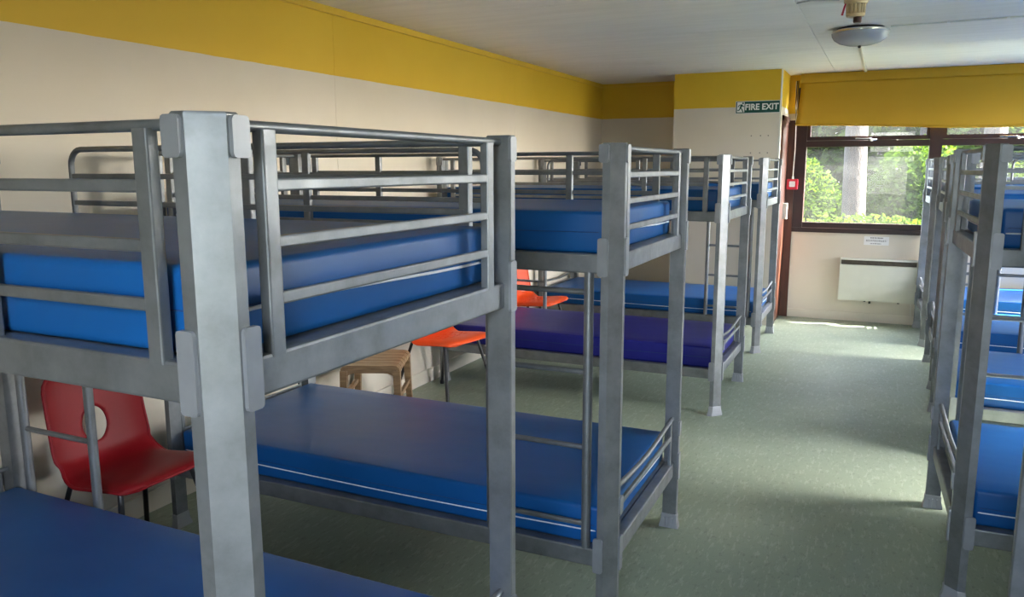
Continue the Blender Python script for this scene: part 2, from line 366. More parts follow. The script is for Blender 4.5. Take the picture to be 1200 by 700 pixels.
# ------------------------------------------------------------------ bunk bed (origin at centre on floor; ladder on -y side at +x end)
BL, BW, BH = 1.945, 0.891, 1.600
hx, hy, H2 = BL/2, BW/2, 0.03
CH = 0.034
def post_profile(sx, sy, k=1.0):
    h = H2
    p = [(-h, -h), (h-0.003, -h), (h, -h+0.003), (h, h-CH-0.002), (h-0.002, h-CH), (h-CH, h-0.002), (h-CH-0.002, h), (-h, h)]
    return [(x*k*sx, y*k*sy) for x, y in p]
def make_bed():
    root = thing('bunk_bed', 'bed', 'bunk bed')
    for sx in (1, -1):
        for sy in (1, -1):
            cx, cy = sx*hx, sy*hy
            pr = post_profile(sx, sy)
            mb = MB(); mb.loft([[(cx+x, cy+y, z) for x, y in pr] for z in (0.012, BH-0.004)])
            post = mb.build('post', 'silver', root, 25)
            rings = []
            for k, z in ((1.03, 0.060), (1.12, 0.056), (1.13, 0.034), (1.33, 0.012), (1.36, 0.0)):
                rings.append([(cx+x, cy+y, z) for x, y in post_profile(sx, sy, k)])
            ft = MB().loft(rings)
            for t in (-0.016, 0.0, 0.016):      # moulded ribs
                ft.box(cx+t-0.003, cx+t+0.003, cy+sy*-0.044, cy+sy*-0.030, 0.004, 0.045) if True else None
            ft.build('foot', 'plastic_grey', post, 25)
            MB().loft([[(cx+x, cy+y, z) for x, y in post_profile(sx, sy, k)] for k, z in ((1.02, BH-0.006), (1.02, BH-0.001), (0.95, BH+0.002))]).build('post_cap', 'silver', post, 25)
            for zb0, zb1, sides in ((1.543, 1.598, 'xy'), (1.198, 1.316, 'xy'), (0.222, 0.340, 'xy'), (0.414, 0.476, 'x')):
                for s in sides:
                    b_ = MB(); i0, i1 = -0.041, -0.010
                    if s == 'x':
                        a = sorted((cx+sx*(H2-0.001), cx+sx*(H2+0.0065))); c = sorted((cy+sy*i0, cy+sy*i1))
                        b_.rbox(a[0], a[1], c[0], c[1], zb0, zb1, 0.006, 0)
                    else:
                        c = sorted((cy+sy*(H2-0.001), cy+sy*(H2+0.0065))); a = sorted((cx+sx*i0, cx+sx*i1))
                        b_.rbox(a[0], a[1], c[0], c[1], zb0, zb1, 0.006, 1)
                    b_.build('bracket', 'silver_lit', post, 0)
    # beams
    for z0, z1 in ((1.204, 1.264), (0.230, 0.292)):
        for s in (1, -1):
            c = sorted((s*(hy+0.014), s*(hy-0.026)))
            MB().rbox(-hx+0.028, hx-0.028, c[0], c[1], z0, z1, 0.005, 0).build('side_beam', 'silver', root, 0)
            c = sorted((s*(hx+0.014), s*(hx-0.026)))
            MB().rbox(c[0], c[1], -hy+0.028, hy-0.028, z0, z1, 0.005, 1).build('end_beam', 'silver', root, 0)
        sl = MB().box(-hx+0.03, hx-0.03, -hy+0.03, hy-0.03, z1-0.016, z1-0.003)
        sl.build('mattress_base', 'silver', root, 0)
    ZT, RZ = 1.587, (1.506, 1.424, 1.341)
    UB, UT = 1.258, ZT-0.004
    # end guards of the upper bunk
    for s in (1, -1):
        x = s*hx
        g = MB().tube([(x, -hy+0.02, ZT), (x, hy-0.02, ZT)], 0.0082, 12).build('end_guard', 'silver', root)
        for y in (-hy+0.100, hy-0.100):
            MB().rbox(x+s*0.006-0.010, x+s*0.006+0.010, y-0.0145, y+0.0145, UB, UT, 0.003, 2).build('upright', 'silver', g, 0)
        for z in RZ: MB().rbox(x+s*0.008-0.006, x+s*0.008+0.006, -hy+0.108, hy-0.108, z-0.0092, z+0.0092, 0.003, 1).build('rail', 'silver', g, 0)
    # full guard on the +y side
    y = hy
    g = MB().tube([(-hx+0.02, y, ZT), (hx-0.02, y, ZT)], 0.0082, 12).build('side_guard', 'silver', root)
    for o in (0.106, 0.484, BL/2, BL-0.484, BL-0.106):
        MB().rbox(-hx+o-0.0145, -hx+o+0.0145, y-0.004, y+0.016, UB, UT, 0.003, 2).build('upright', 'silver', g, 0)
    for z in RZ: MB().rbox(-hx+0.106, hx-0.106, y+0.002, y+0.014, z-0.0092, z+0.0092, 0.003, 0).build('rail', 'silver', g, 0)
    # shorter guard with a rounded end on the ladder side
    y = -hy; xe = hx-0.447; R = 0.05
    pts = [(-hx+0.02, y, ZT)]+[(xe-R+R*math.sin(math.radians(a)), y, ZT-R+R*math.cos(math.radians(a))) for a in range(0, 91, 15)]+[(xe, y, UB)]
    g = MB().tube(pts, 0.0088, 12).build('ladder_side_guard', 'silver', root)
    for o in (0.106, 0.787):
        MB().rbox(-hx+o-0.0145, -hx+o+0.0145, y-0.016, y+0.004, UB, UT, 0.003, 2).build('upright', 'silver', g, 0)
    for z in RZ: MB().rbox(-hx+0.106, xe, y-0.006, y+0.006, z-0.008, z+0.008, 0.003, 0).build('rail', 'silver', g, 0)
    # low curved end rails of the lower bunk
    for s in (1, -1):
        x = s*hx; yy_ = [-hy+0.02+(BW-0.04)*k/16 for k in range(17)]
        g = MB().tube([(x, q, 0.484-0.024*max(0, math.cos(math.pi*q/(BW*1.0)))**1.5) for q in yy_], 0.0088, 12).build('low_end_rail', 'silver', root)
        for q in (-hy+0.062, hy-0.062): MB().rbox(x-0.005, x+0.007, q-0.010, q+0.010, 0.286, 0.476, 0.003, 2).build('upright', 'silver', g, 0)
        MB().rbox(x-0.004, x+0.008, -hy+0.062, hy-0.062, 0.400, 0.420, 0.003, 1).build('rail', 'silver', g, 0)
    # ladder
    y = -hy
    ld = MB()
    for o in (0.078, 0.425): ld.tube([(hx-o, y, 0.288), (hx-o, y, 1.208)], 0.0155, 14)
    l = ld.build('ladder', 'silver', root)
    for z in (0.370, 0.633, 0.884, 1.143): MB().tube([(hx-0.078, y, z), (hx-0.425, y, z)], 0.0092, 10).build('rung', 'silver', l)
    return root
bed0 = make_bed()
# ---- mattress (origin at centre of its underside)
ML, MW, MH = 1.872, 0.846, 0.132
def mattress_mesh():
    bm = bmesh.new(); bmesh.ops.create_cube(bm, size=1)
    for v in bm.verts: v.co = Vector((v.co.x*ML, v.co.y*MW, (v.co.z+0.5)*MH))
    bmesh.ops.subdivide_edges(bm, edges=[e for e in bm.edges if abs((e.verts[0].co-e.verts[1].co).z) < 1e-6], cuts=7, use_grid_fill=True)
    edges = [e for e in bm.edges if len(e.link_faces) == 2 and e.calc_face_angle() > 1]
    bmesh.ops.bevel(bm, geom=edges, offset=0.014, segments=3, profile=0.5, affect='EDGES')
    rnd = random.Random(3)
    for v in bm.verts:
        if v.co.z > MH-0.002 and abs(v.co.x) < ML/2-0.03 and abs(v.co.y) < MW/2-0.03:
            v.co.z += 0.004*math.sin(v.co.x*5+1)*math.cos(v.co.y*6)
    me = bpy.data.meshes.new('mattress'); bm.to_mesh(me); bm.free(); return me
MM = {}
def loop_mesh(name, z, r, wav, sides):
    hxx, hyy, c = ML/2+0.001, MW/2+0.001, 0.03
    def wv(p): return z+wav*math.sin(p[0]*3.1+p[1]*5.3)
    pr = rrect(-hxx, hxx, -hyy, hyy, c, 4)
    dense = []
    for i, p in enumerate(pr):
        q = pr[(i+1) % len(pr)]; d = math.dist(p, q); n = max(1, int(d/0.08))
        for k in range(n): t = k/n; dense.append((p[0]+(q[0]-p[0])*t, p[1]+(q[1]-p[1])*t))
    mb = MB()
    if sides == 'all': mb.tube([(x, y, wv((x, y))) for x, y in dense], r, 6, closed=True)
    else:
        for s in (1,):
            seg = [(s*hxx, -hyy+c+(2*hyy-2*c)*k/10) for k in range(11)]
            mb.tube([(x, y, wv((x, y))) for x, y in seg], r, 6)
    me = bpy.data.meshes.new(name); me.from_pydata(mb.v, [], mb.f); return me
mesh_blue = mattress_mesh(); mesh_indigo = mattress_mesh(); mesh_blue.name = 'blue_mattress'
def finish(me, mat):
    me.materials.append(M[mat]); me.polygons.foreach_set('use_smooth', [True]*len(me.polygons)); return me
finish(mesh_blue, 'blue'); finish(mesh_indigo, 'indigo')
pipe_all = finish(loop_mesh('piping', 0.046, 0.0026, 0.004, 'all'), 'piping'); pipe_end = finish(loop_mesh('piping', 0.056, 0.0032, 0.006, 'ends'), 'piping')
seam_me = finish(loop_mesh('seam', 0.066, 0.0012, 0.001, 'all'), 'seam')
def mattress(mat, piping, loc, rz, label, group):
    o = bpy.data.objects.new('mattress', mesh_blue if mat == 'blue' else mesh_indigo); C.objects.link(o)
    o.location = loc; o.rotation_euler = (0, 0, rz); tag(o, label, 'mattress', group)
    s = bpy.data.objects.new('seam', seam_me); C.objects.link(s); s.parent = o
    if piping:
        p = bpy.data.objects.new('piping', pipe_all if piping == 'all' else pipe_end); C.objects.link(p); p.parent = o
        p['label'] = 'white piping cord'
        if piping == 'end':
            p2 = p.copy(); C.objects.link(p2); p2.parent = o; p2.rotation_euler = (0, 0, math.pi)
# name, aisle post centres near (x,y) and yaw (deg), left row / right row, flip, labels
BEDS = [
 ('L', 0.000, 0.000, 0.0, 180, 'silver metal bunk bed nearest the camera at the left, red chair behind it', 'nearest left bunk bed', 'blue', 'blue', 'end', None),
 ('L', 0.060, 1.536, 0.5, 0, 'silver bunk bed with ladder, second from the camera in the left row', 'second left bunk bed', 'blue', 'blue', 'end', 'all'),
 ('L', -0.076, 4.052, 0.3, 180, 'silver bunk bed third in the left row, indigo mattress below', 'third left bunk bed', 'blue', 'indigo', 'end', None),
 ('L', -0.100, 5.890, 0.0, 0, 'silver bunk bed fourth in the left row, closest to the exit partition', 'fourth left bunk bed', 'blue', 'blue', 'end', 'all'),
 ('R', 1.174, 0.500, 0.0, 180, 'silver bunk bed at the lower right edge, only one far post in view', 'bunk cut off at right edge', 'blue', 'blue', 'all', 'all'),
 ('R', 1.116, 2.229, 1.9, 180, 'silver bunk bed with large dull post, nearest whole one at the right', 'nearest right bunk bed', 'blue', 'blue', 'all', 'all'),
 ('R', 1.168, 3.830, 0.0, 180, 'silver bunk bed second along the right row, behind the large post', 'second right bunk bed', 'blue', 'blue', 'all', 'all'),
 ('R', 1.186, 5.262, 0.0, 180, 'silver bunk bed third along the right row towards the window', 'third right bunk bed', 'blue', 'blue', 'all', 'all'),
 ('R', 1.172, 6.740, 1.6, 180, 'silver bunk bed at the far right, standing against the window wall heater', 'right bunk bed by the heater', 'blue', 'blue', 'all', 'all'),
]
first = True
for row, ax_, ay_, yaw, flip, label, short, mu, ml, pu, pl in BEDS:
    a = math.radians(yaw); s = -1 if row == 'L' else 1
    off = Vector((s*hx, hy, 0)); off.rotate(Matrix.Rotation(a, 3, 'Z'))
    loc = Vector((ax_, ay_, 0))+off; rz = a+math.radians(flip)
    o = bed0 if first else copy_tree(bed0); first = False
    o.location = loc; o.rotation_euler = (0, 0, rz); tag(o, label, 'bunk bed', 'silver metal bunk beds in two rows')
    mattress(mu, pu, (loc.x, loc.y, 1.2625), a, '%s vinyl mattress on the upper bunk of the %s' % (mu, short), 'vinyl mattresses')
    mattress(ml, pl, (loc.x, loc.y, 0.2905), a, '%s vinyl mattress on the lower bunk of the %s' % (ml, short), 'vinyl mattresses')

# ------------------------------------------------------------------ moulded chairs (origin on floor, facing +x)
def chair(name, label, mat, loc, rz, hole, slots, group=None):
    t = thing(name, label, 'chair', loc, rz, group)
    # side profile (x, z) from seat front to back top
    key = [(0.208, 0.418), (0.196, 0.430), (0.15, 0.434), (0.05, 0.424), (-0.06, 0.414), (-0.13, 0.420), (-0.172, 0.450), (-0.192, 0.52), (-0.208, 0.62), (-0.224, 0.72), (-0.232, 0.765), (-0.240, 0.775)]
    cum = [0]
    for i in range(1, len(key)): cum.append(cum[-1]+math.dist(key[i], key[i-1]))
    T = cum[-1]
    def cr(p0, p1, p2, p3, t):
        return tuple(0.5*((2*p1[k])+(-p0[k]+p2[k])*t+(2*p0[k]-5*p1[k]+4*p2[k]-p3[k])*t*t+(-p0[k]+3*p1[k]-3*p2[k]+p3[k])*t**3) for k in (0, 1))
    def prof(sv):
        d = sv*T; i = 0
        while i < len(key)-2 and cum[i+1] < d: i += 1
        u = (d-cum[i])/(cum[i+1]-cum[i]); g = lambda k: key[max(0, min(len(key)-1, k))]
        return cr(g(i-1), g(i), g(i+1), g(i+2), u)
    def width(sv):
        f = 0.205 if sv < 0.5 else 0.205-0.012*(sv-0.5)*2
        for e in (sv, 1-sv):
            rc = 0.085
            if e < rc: f -= 0.062*(1-math.sqrt(max(0, 1-(1-e/rc)**2)))
        # waist where seat meets back
        f -= 0.012*math.exp(-((sv-0.50)/0.06)**2)
        return f
    NU, NV = 56, 112
    P = []
    def surf(uu, sv):
        x, z = prof(sv); w = width(sv); y = uu*w
        x2, z2 = prof(min(1, sv+0.01)); x1, z1 = prof(max(0, sv-0.01)); dx, dz = x2-x1, z2-z1; L = math.hypot(dx, dz) or 1
        nx, nz = dz/L, -dx/L                 # towards the sitter
        if nz < 0 and sv < 0.4: nx, nz = -nx, -nz
        wb = min(1, max(0, (sv-0.36)/0.16)); wb = wb*wb*(3-2*wb)          # 0 on the seat, 1 on the back
        curl = wb*(0.018*abs(uu)**4+0.014*uu*uu)+(1-wb)*(0.010*uu*uu-0.026*abs(uu)**9)
        return (x+nx*curl, y, z+nz*curl)
    def inside_hole(uu, sv):
        if not hole: return None
        a, b_ = hole[2]/0.2, hole[3]/T; return ((uu-hole[0])/a, (sv-hole[1])/b_)
    grid = [[(-1+2*i/NU, j/NV) for i in range(NU+1)] for j in range(NV+1)]
    keep = {}
    if hole:
        for j in range(NV+1):
            for i in range(NU+1):
                q = inside_hole(*grid[j][i]); keep[(i, j)] = q[0]**2+q[1]**2 >= 1
    faces = []
    for j in range(NV):
        for i in range(NU):
            if hole and not all(keep[c] for c in ((i, j), (i+1, j), (i+1, j+1), (i, j+1))):
                continue
            if slots:
                uu, sv = -1+2*(i+0.5)/NU, (j+0.5)/NV
                if any(abs(uu-su) < 0.085 and abs(sv-ss) < 0.0075 for su in (-0.48, -0.16, 0.16, 0.48) for ss in (0.20, 0.25, 0.30, 0.35)): continue
            faces.append((i, j))
    if hole:   # pull the ragged rim onto the oval
        rim = set()
        fs = set(faces)
        for (i, j) in faces:
            for di, dj in ((-1, 0), (1, 0), (0, -1), (0, 1), (-1, -1), (1, 1), (-1, 1), (1, -1)):
                n = (i+di, j+dj)
                if 0 <= n[0] < NU and 0 <= n[1] < NV and n not in fs:
                    for c in ((i, j), (i+1, j), (i+1, j+1), (i, j+1)):
                        if c in ((n[0], n[1]), (n[0]+1, n[1]), (n[0]+1, n[1]+1), (n[0], n[1]+1)): rim.add(c)
        for (i, j) in rim:
            q = inside_hole(*grid[j][i]); r = math.hypot(*q)
            grid[j][i] = (hole[0]+(grid[j][i][0]-hole[0])/r, hole[1]+(grid[j][i][1]-hole[1])/r)
    vs = [surf(*grid[j][i]) for j in range(NV+1) for i in range(NU+1)]
    fl = [(j*(NU+1)+i, j*(NU+1)+i+1, (j+1)*(NU+1)+i+1, (j+1)*(NU+1)+i) for i, j in faces]
    me = bpy.data.meshes.new('seat_shell'); me.from_pydata(vs, [], fl)
    bm = bmesh.new(); bm.from_mesh(me); bmesh.ops.delete(bm, geom=[v for v in bm.verts if not v.link_faces], context='VERTS')
    bmesh.ops.recalc_face_normals(bm, faces=bm.faces); bm.to_mesh(me); bm.free()
    sh = link('seat_shell', me, mat, t, 60)
    so = sh.modifiers.new('thickness', 'SOLIDIFY'); so.thickness = 0.006; so.offset = 0
    # turned-down rim
    rim_pts = [surf(-1, k/40) for k in range(41)]+[surf(-1+2*k/20, 1) for k in range(1, 21)]+[surf(1, 1-k/40) for k in range(1, 41)]+[surf(1-2*k/20, 0) for k in range(1, 20)]
    MB().tube(rim_pts, 0.0065, 8, closed=True).build('rim', mat, t, 60)
    # black tubular legs and under-seat frame
    for sx, fx, fy in ((1, 0.20, 0.225), (-1, -0.235, 0.225)):
        for sy in (1, -1):
            MB().tube([(sx*0.10-0.01, sy*0.13, 0.405), (sx*0.128-0.01, sy*0.155, 0.392), (fx, sy*fy, 0.012)], 0.0105, 10).build('leg', 'black', t)
            MB().lathe([(0.014, 0.0), (0.014, 0.022), (0.011, 0.026)], fx, sy*fy, 12).build('foot_cap', 'black', t)
    fr_ = MB(); fr_.tube([(0.09, -0.13, 0.405), (0.09, 0.13, 0.405)], 0.0105, 10); fr_.tube([(-0.11, -0.13, 0.405), (-0.11, 0.13, 0.405)], 0.0105, 10)
    fr_.tube([(0.09, 0.12, 0.405), (-0.11, 0.12, 0.405)], 0.0105, 10); fr_.tube([(0.09, -0.12, 0.405), (-0.11, -0.12, 0.405)], 0.0105, 10)
    fr_.build('seat_frame', 'black', t)
    return t
chair('moulded_chair', 'red moulded plastic chair with oval hole in its back, between the two nearest left bunks', 'red', (-1.70, 1.178, 0), math.radians(0), (0.0, 0.70, 0.052, 0.066), False)
chair('moulded_chair', 'orange plastic chair with slotted seat and black legs beside the wooden stool', 'orange', (-1.785, 3.685, 0), math.radians(-10), None, True, 'orange moulded chairs').scale = (1.08, 1.10, 1.0)
chair('moulded_chair', 'orange plastic chair half hidden behind the indigo mattress, farther from camera', 'orange', (-1.83, 5.28, 0), math.radians(-3), None, True, 'orange moulded chairs').scale = (1.08, 1.10, 1.0)

# ------------------------------------------------------------------ wooden stool
st = thing('wooden_stool', 'small worn wooden slatted stool beside an orange chair against the left wall', 'stool', (-1.852, 2.980, 0), math.radians(24))
SW, SD, SH = 0.170, 0.204, 0.425
for sx in (1, -1):
    for sy in (1, -1):
        cx, cy = sx*(SW-0.02), sy*(SD-0.02)
        MB().loft([[(cx+dx*w+sx*o, cy+dy*w+sy*o, z) for dx, dy in ((-1, -1), (1, -1), (1, 1), (-1, 1))] for w, o, z in ((0.014, 0.016, 0.0), (0.018, 0.006, 0.22), (0.021, 0.0, SH-0.03))]).build('leg', 'stoolwood', st, 0)
def apron(axis, s):
    mb = MB(); n = 12; L = (SW if axis == 'x' else SD)-0.02
    top, bot = SH-0.012, []
    pts = []
    for k in range(n+1):
        t = -L+2*L*k/n; e = L-abs(t); z = SH-0.045
        if e < 0.075: z -= 0.045*(1-math.sqrt(max(0, 1-(1-e/0.075)**2)))
        pts.append((t, z))
    rings = []
    for t, z in pts:
        c = s*((SD if axis == 'x' else SW)-0.02)
        q = [(t, c-0.011, z), (t, c+0.011, z), (t, c+0.011, top), (t, c-0.011, top)]
        rings.append(q if axis == 'x' else [(p[1], p[0], p[2]) for p in q])
    mb.loft(rings).build('apron', 'stoolwood', st, 0)
for a_ in 'xy':
    for s in (1, -1): apron(a_, s)
for k in range(6):
    y0 = -SD+2*SD*k/6+0.003; y1 = -SD+2*SD*(k+1)/6-0.003
    pr = [(-SW, SH-0.035), (-SW+0.004, SH-0.016), (-SW+0.018, SH-0.003), (-SW+0.04, SH), (SW-0.04, SH), (SW-0.018, SH-0.003), (SW-0.004, SH-0.016), (SW, SH-0.035), (SW-0.02, SH-0.022), (-SW+0.02, SH-0.022)]
    MB().loft([[(x, y, z) for x, z in pr] for y in (y0, y1)]).build('slat', 'stoolwood', st, 0)
for s in (1, -1): MB().box(s*(SW-0.012)-0.009, s*(SW-0.012)+0.009, -SD+0.02, SD-0.02, 0.225, 0.250).build('stretcher', 'stoolwood', st, 0)

# ------------------------------------------------------------------ end wall fittings
# panel heater
ht = thing('panel_heater', 'cream electric panel heater on the wall under the end window', 'heater', (0.775, YE-0.001, 0.22))
HW, HH, HD = 0.345, 0.416, 0.085
MB().rbox(-HW, HW, -HD, -0.02, 0, HH-0.062, 0.008, 1).build('front_panel', 'heater', ht, 40)
MB().box(-HW+0.01, HW-0.01, -0.022, 0, 0.01, HH-0.02).build('back_plate', 'heater', ht, 0)
MB().rbox(-HW, HW, -HD, 0, HH-0.016, HH, 0.004, 0).build('top_cover', 'white', ht, 40)
MB().box(-HW+0.004, HW-0.004, -HD+0.03, -0.03, HH-0.062, HH-0.016).build('outlet_grille', 'dark', ht, 0)
for sx in (1, -1): MB().box(sx*(HW-0.004)-0.004, sx*(HW-0.004)+0.004, -HD+0.004, 0, HH-0.066, HH-0.014).build('end_cheek', 'heater', ht, 0)
for k in range(13):
    MB().box(-HW+0.03+k*0.0525-0.002, -HW+0.03+k*0.0525+0.002, -HD+0.022, -HD+0.032, HH-0.061, HH-0.017).build('louvre', 'dark', ht, 0)
for dx, hgt in ((-0.10, 0.012), (-0.055, 0.028), (0.20, 0.012)):
    MB().lathe([(0.010, -hgt), (0.010, 0.002)], dx, -0.05, 12).build('control_knob', 'black', ht)
MB().tube([(0.31, -0.012, 0.0), (0.312, -0.010, -0.08), (0.318, -0.009, -0.13)], 0.003, 6).build('cable', 'white', ht)
# notice paper
nt_ = thing('wall_notice', 'small white printed notice on the wall above the heater', 'notice', (0.742, YE-0.003, 0.812))
MB().box(-0.112, 0.112, -0.001, 0.003, -0.044, 0.040).build('paper_sheet', 'paper', nt_, 0)
pm = MB()
rnd = random.Random(5)
def print_line(z, x0, x1, h):
    x = x0
    while x < x1:
        w = rnd.uniform(0.006, 0.016); pm.box(x, min(x1, x+w), -0.0016, -0.0009, z-h/2, z+h/2); x += w+rnd.uniform(0.003, 0.006)
print_line(0.026, -0.055, 0.058, 0.010); print_line(0.004, -0.092, 0.092, 0.006); print_line(-0.007, -0.092, 0.09, 0.005); print_line(-0.030, -0.052, 0.045, 0.008)
pm.build('print', 'ink', nt_, 0)
# fire exit sign on the partition
SX0, SX1, SZ0, SZ1 = -0.556, -0.150, 2.029, 2.143
sg = thing('exit_sign', 'green and white FIRE EXIT sign with running figure on the partition', 'sign', ((SX0+SX1)/2, BY0, (SZ0+SZ1)/2))
sw, sh_ = (SX1-SX0)/2, (SZ1-SZ0)/2
MB().box(-sw, sw, -0.006, 0, -sh_, sh_).build('backing', 'signwhite', sg, 0)
MB().box(-sw+0.004, sw-0.004, -0.007, -0.0055, -sh_+0.004, sh_-0.004).build('green_field', 'signgreen', sg, 0)
MB().box(-sw+0.014, -sw+0.082, -0.008, -0.0065, -sh_+0.012, sh_-0.008).build('pictogram_field', 'signwhite', sg, 0)
def flat_strip(mb, pts, w, y0=-0.0092, y1=-0.0075):
    for (xa, za), (xb, zb) in zip(pts, pts[1:]):
        d = math.hypot(xb-xa, zb-za); nx, nz = -(zb-za)/d*w, (xb-xa)/d*w
        q = [(xa+nx, za+nz), (xb+nx, zb+nz), (xb-nx, zb-nz), (xa-nx, za-nz)]
        mb.loft([[(x, y, z) for x, z in q] for y in (y0, y1)])
pg = MB(); ox = -sw+0.048
flat_strip(pg, [(ox+0.012, 0.026), (ox-0.004, -0.006)], 0.0085)
flat_strip(pg, [(ox+0.010, 0.026), (ox-0.014, 0.020), (ox-0.026, 0.004)], 0.0035)
flat_strip(pg, [(ox+0.012, 0.024), (ox+0.022, 0.006), (ox+0.031, 0.012)], 0.0035)
flat_strip(pg, [(ox-0.003, -0.006), (ox+0.012, -0.018), (ox+0.022, -0.044)], 0.0045)
flat_strip(pg, [(ox-0.004, -0.006), (ox-0.014, -0.026), (ox-0.030, -0.027)], 0.0045)
pg.loft([[(ox+0.020+0.0085*math.cos(2*math.pi*k/14), y, 0.038+0.0085*math.sin(2*math.pi*k/14)) for k in range(14)] for y in (-0.0092, -0.0075)])
pg.build('running_figure', 'signgreen', sg, 0)
def text_mesh(txt, size, name, mat, parent, loc, width=None):
    cu = bpy.data.curves.new(name, 'FONT'); cu.body = txt; cu.size = size; cu.extrude = 0.0006; cu.offset = 0.0022
    cu.align_x = 'LEFT'; cu.align_y = 'CENTER'
    to = bpy.data.objects.new('tmp_text', cu); C.objects.link(to)
    dg = bpy.context.evaluated_depsgraph_get(); me = bpy.data.meshes.new_from_object(to.evaluated_get(dg))
    bpy.data.objects.remove(to); me.name = name; me.materials.clear()
    xsv = [v.co.x for v in me.vertices]; w = max(xsv)-min(xsv); k = width/w if width else 1; mn = min(xsv)
    zz = [v.co.y for v in me.vertices]; zm = (max(zz)+min(zz))/2
    for v in me.vertices: v.co = Vector(((v.co.x-mn)*k, -v.co.z, v.co.y-zm))
    o = link(name, me, mat, parent, 0); o.location = loc; return o
text_mesh('FIRE EXIT', 0.078, 'lettering', 'signwhite', sg, (-sw+0.090, -0.0078, 0.002), width=2*sw-0.103)
# fire alarm call point and its cable
cp = thing('fire_call_point', 'small square red fire alarm call point on the brown post', 'alarm', (-0.064, YE-0.022, 1.355))
MB().rbox(-0.052, 0.052, -0.045, 0, -0.052, 0.052, 0.008, 1).build('housing', 'callred', cp, 40)
MB().rbox(-0.028, 0.028, -0.047, -0.044, -0.026, 0.030, 0.008, 1).build('break_glass', 'signwhite', cp, 40)
MB().lathe([(0.010, 0.05), (0.010, 0.075), (0.005, 0.08)], 0, -0.022, 10).build('cable_gland', 'white', cp)
tag(MB().tube([(-0.064, YE-0.040, 1.43), (-0.058, YE-0.034, 1.70), (-0.062, YE-0.032, 1.95), (-0.075, YE-0.030, 2.15), (-0.080, YE-0.028, HC-0.06)], 0.0045, 6).build('alarm_cable', 'white'), 'thin white cable running up from the red call point', 'cable')
# roller blind
bl = thing('roller_blind', 'yellow roller blind partly lowered across the end window', 'blind', (1.52, YE-0.06, 2.10))
MB().rbox(-1.548, 1.60, -0.075, 0.055, 0.235, 0.322, 0.01, 0).build('blind_headbox', 'blind', bl, 40)
vs, fs = [], []; NX, NZ = 60, 14
for j in range(NZ+1):
    for i in range(NX+1):
        u, t = i/NX, j/NZ; x = -1.545-0.030*t*t*(1-u)**6+3.14*u; zt = 0.243; zb = -0.168-0.046*min(1, u*2.4)+0.006*math.sin(u*9)
        vs.append((x, -0.062-0.012*math.sin(math.pi*t)+0.010*t*math.sin(u*23)*0.5-0.05*t*(1-u)**10, zt+(zb-zt)*t))
for j in range(NZ):
    for i in range(NX): a = j*(NX+1)+i; fs.append((a, a+1, a+NX+2, a+NX+1))
me = bpy.data.meshes.new('blind_cloth'); me.from_pydata(vs, [], fs); o = link('blind_cloth', me, 'blind', bl, 60)
so = o.modifiers.new('thickness', 'SOLIDIFY'); so.thickness = 0.0015
bb = MB().tube([(vs[NZ*(NX+1)+i][0], vs[NZ*(NX+1)+i][1], vs[NZ*(NX+1)+i][2]) for i in range(0, NX+1, 2)], 0.006, 8).build('bottom_bar', 'blind', bl)
ch = MB().tube([(-1.585, -0.045, 0.26), (-1.588, -0.05, 0.0), (-1.580, -0.045, -0.12), (-1.574, -0.05, 0.0), (-1.572, -0.045, 0.26)], 0.004, 6).build('pull_chain', 'black', bl)

# ------------------------------------------------------------------ ceiling fittings
lp = thing('ceiling_light', 'shallow grey bowl ceiling light, unlit', 'light', (0.575, 5.08, HC))
MB().lathe([(0.145, 0), (0.155, -0.012), (0.155, -0.028)], n=40).build('base_plate', 'black', lp)
MB().lathe([(0.172, -0.018), (0.176, -0.028), (0.174, -0.044), (0.160, -0.068), (0.128, -0.090), (0.085, -0.103), (0.04, -0.108), (0.006, -0.109)], n=48).build('bowl', 'lampglass', lp, 80)
MB().lathe([(0.173, -0.014), (0.178, -0.020), (0.177, -0.030), (0.172, -0.026)], n=48).build('rim', 'chrome', lp)
MB().lathe([(0.008, -0.105), (0.011, -0.116), (0.006, -0.124)], n=14).build('finial', 'black', lp)
dt = thing('heat_detector', 'beige slotted heat detector on the ceiling in front of the light', 'detector', (0.585, 4.055, HC))
MB().lathe([(0.062, 0), (0.062, -0.018), (0.055, -0.030)], n=28).build('base', 'beige', dt)
for k in range(16):
    a = 2*math.pi*k/16; c, s = math.cos(a), math.sin(a)
    MB().tube([(0.047*c, 0.047*s, -0.022), (0.043*c, 0.043*s, -0.082)], 0.0052, 6).build('cage_rib', 'beige', dt)
MB().lathe([(0.034, -0.02), (0.032, -0.080)], n=20).build('core', 'beige', dt)
MB().lathe([(0.047, -0.078), (0.049, -0.084), (0.044, -0.094), (0.018, -0.096)], n=24).build('end_ring', 'beige', dt)
MB().lathe([(0.021, -0.090), (0.022, -0.120), (0.018, -0.126)], 0.012, 0, 18).build('sensor_tip', 'brownwood', dt)
tag(MB().tube([(-0.045, -0.02, -0.01), (-0.055, -0.025, -0.04), (-0.066, -0.022, -0.085)], [0.003, 0.005, 0.006], 6).build('red_wire', 'callred', dt), 'dangling red wire')
tag(MB().tube([(0.285, 4.02, HC-0.004), (0.36, 3.95, HC-0.008), (0.50, 4.03, HC-0.005)], 0.004, 6).build('ceiling_cable', 'cable'), 'short loose cable on the ceiling left of the heat detector', 'cable')
cb = tag(MB().tube([(0.755, 5.05, HC-0.004), (1.2, 5.03, HC-0.005), (XR-0.01, 5.02, HC-0.004)], 0.0055, 6).build('ceiling_cable', 'white'), 'straight surface cable running from the ceiling light to the right', 'cable')
for x in (1.08, 1.40, 1.8, 2.3): MB().box(x-0.008, x+0.008, 5.015, 5.04, HC-0.012, HC).build('cable_clip', 'signwhite', cb, 0)
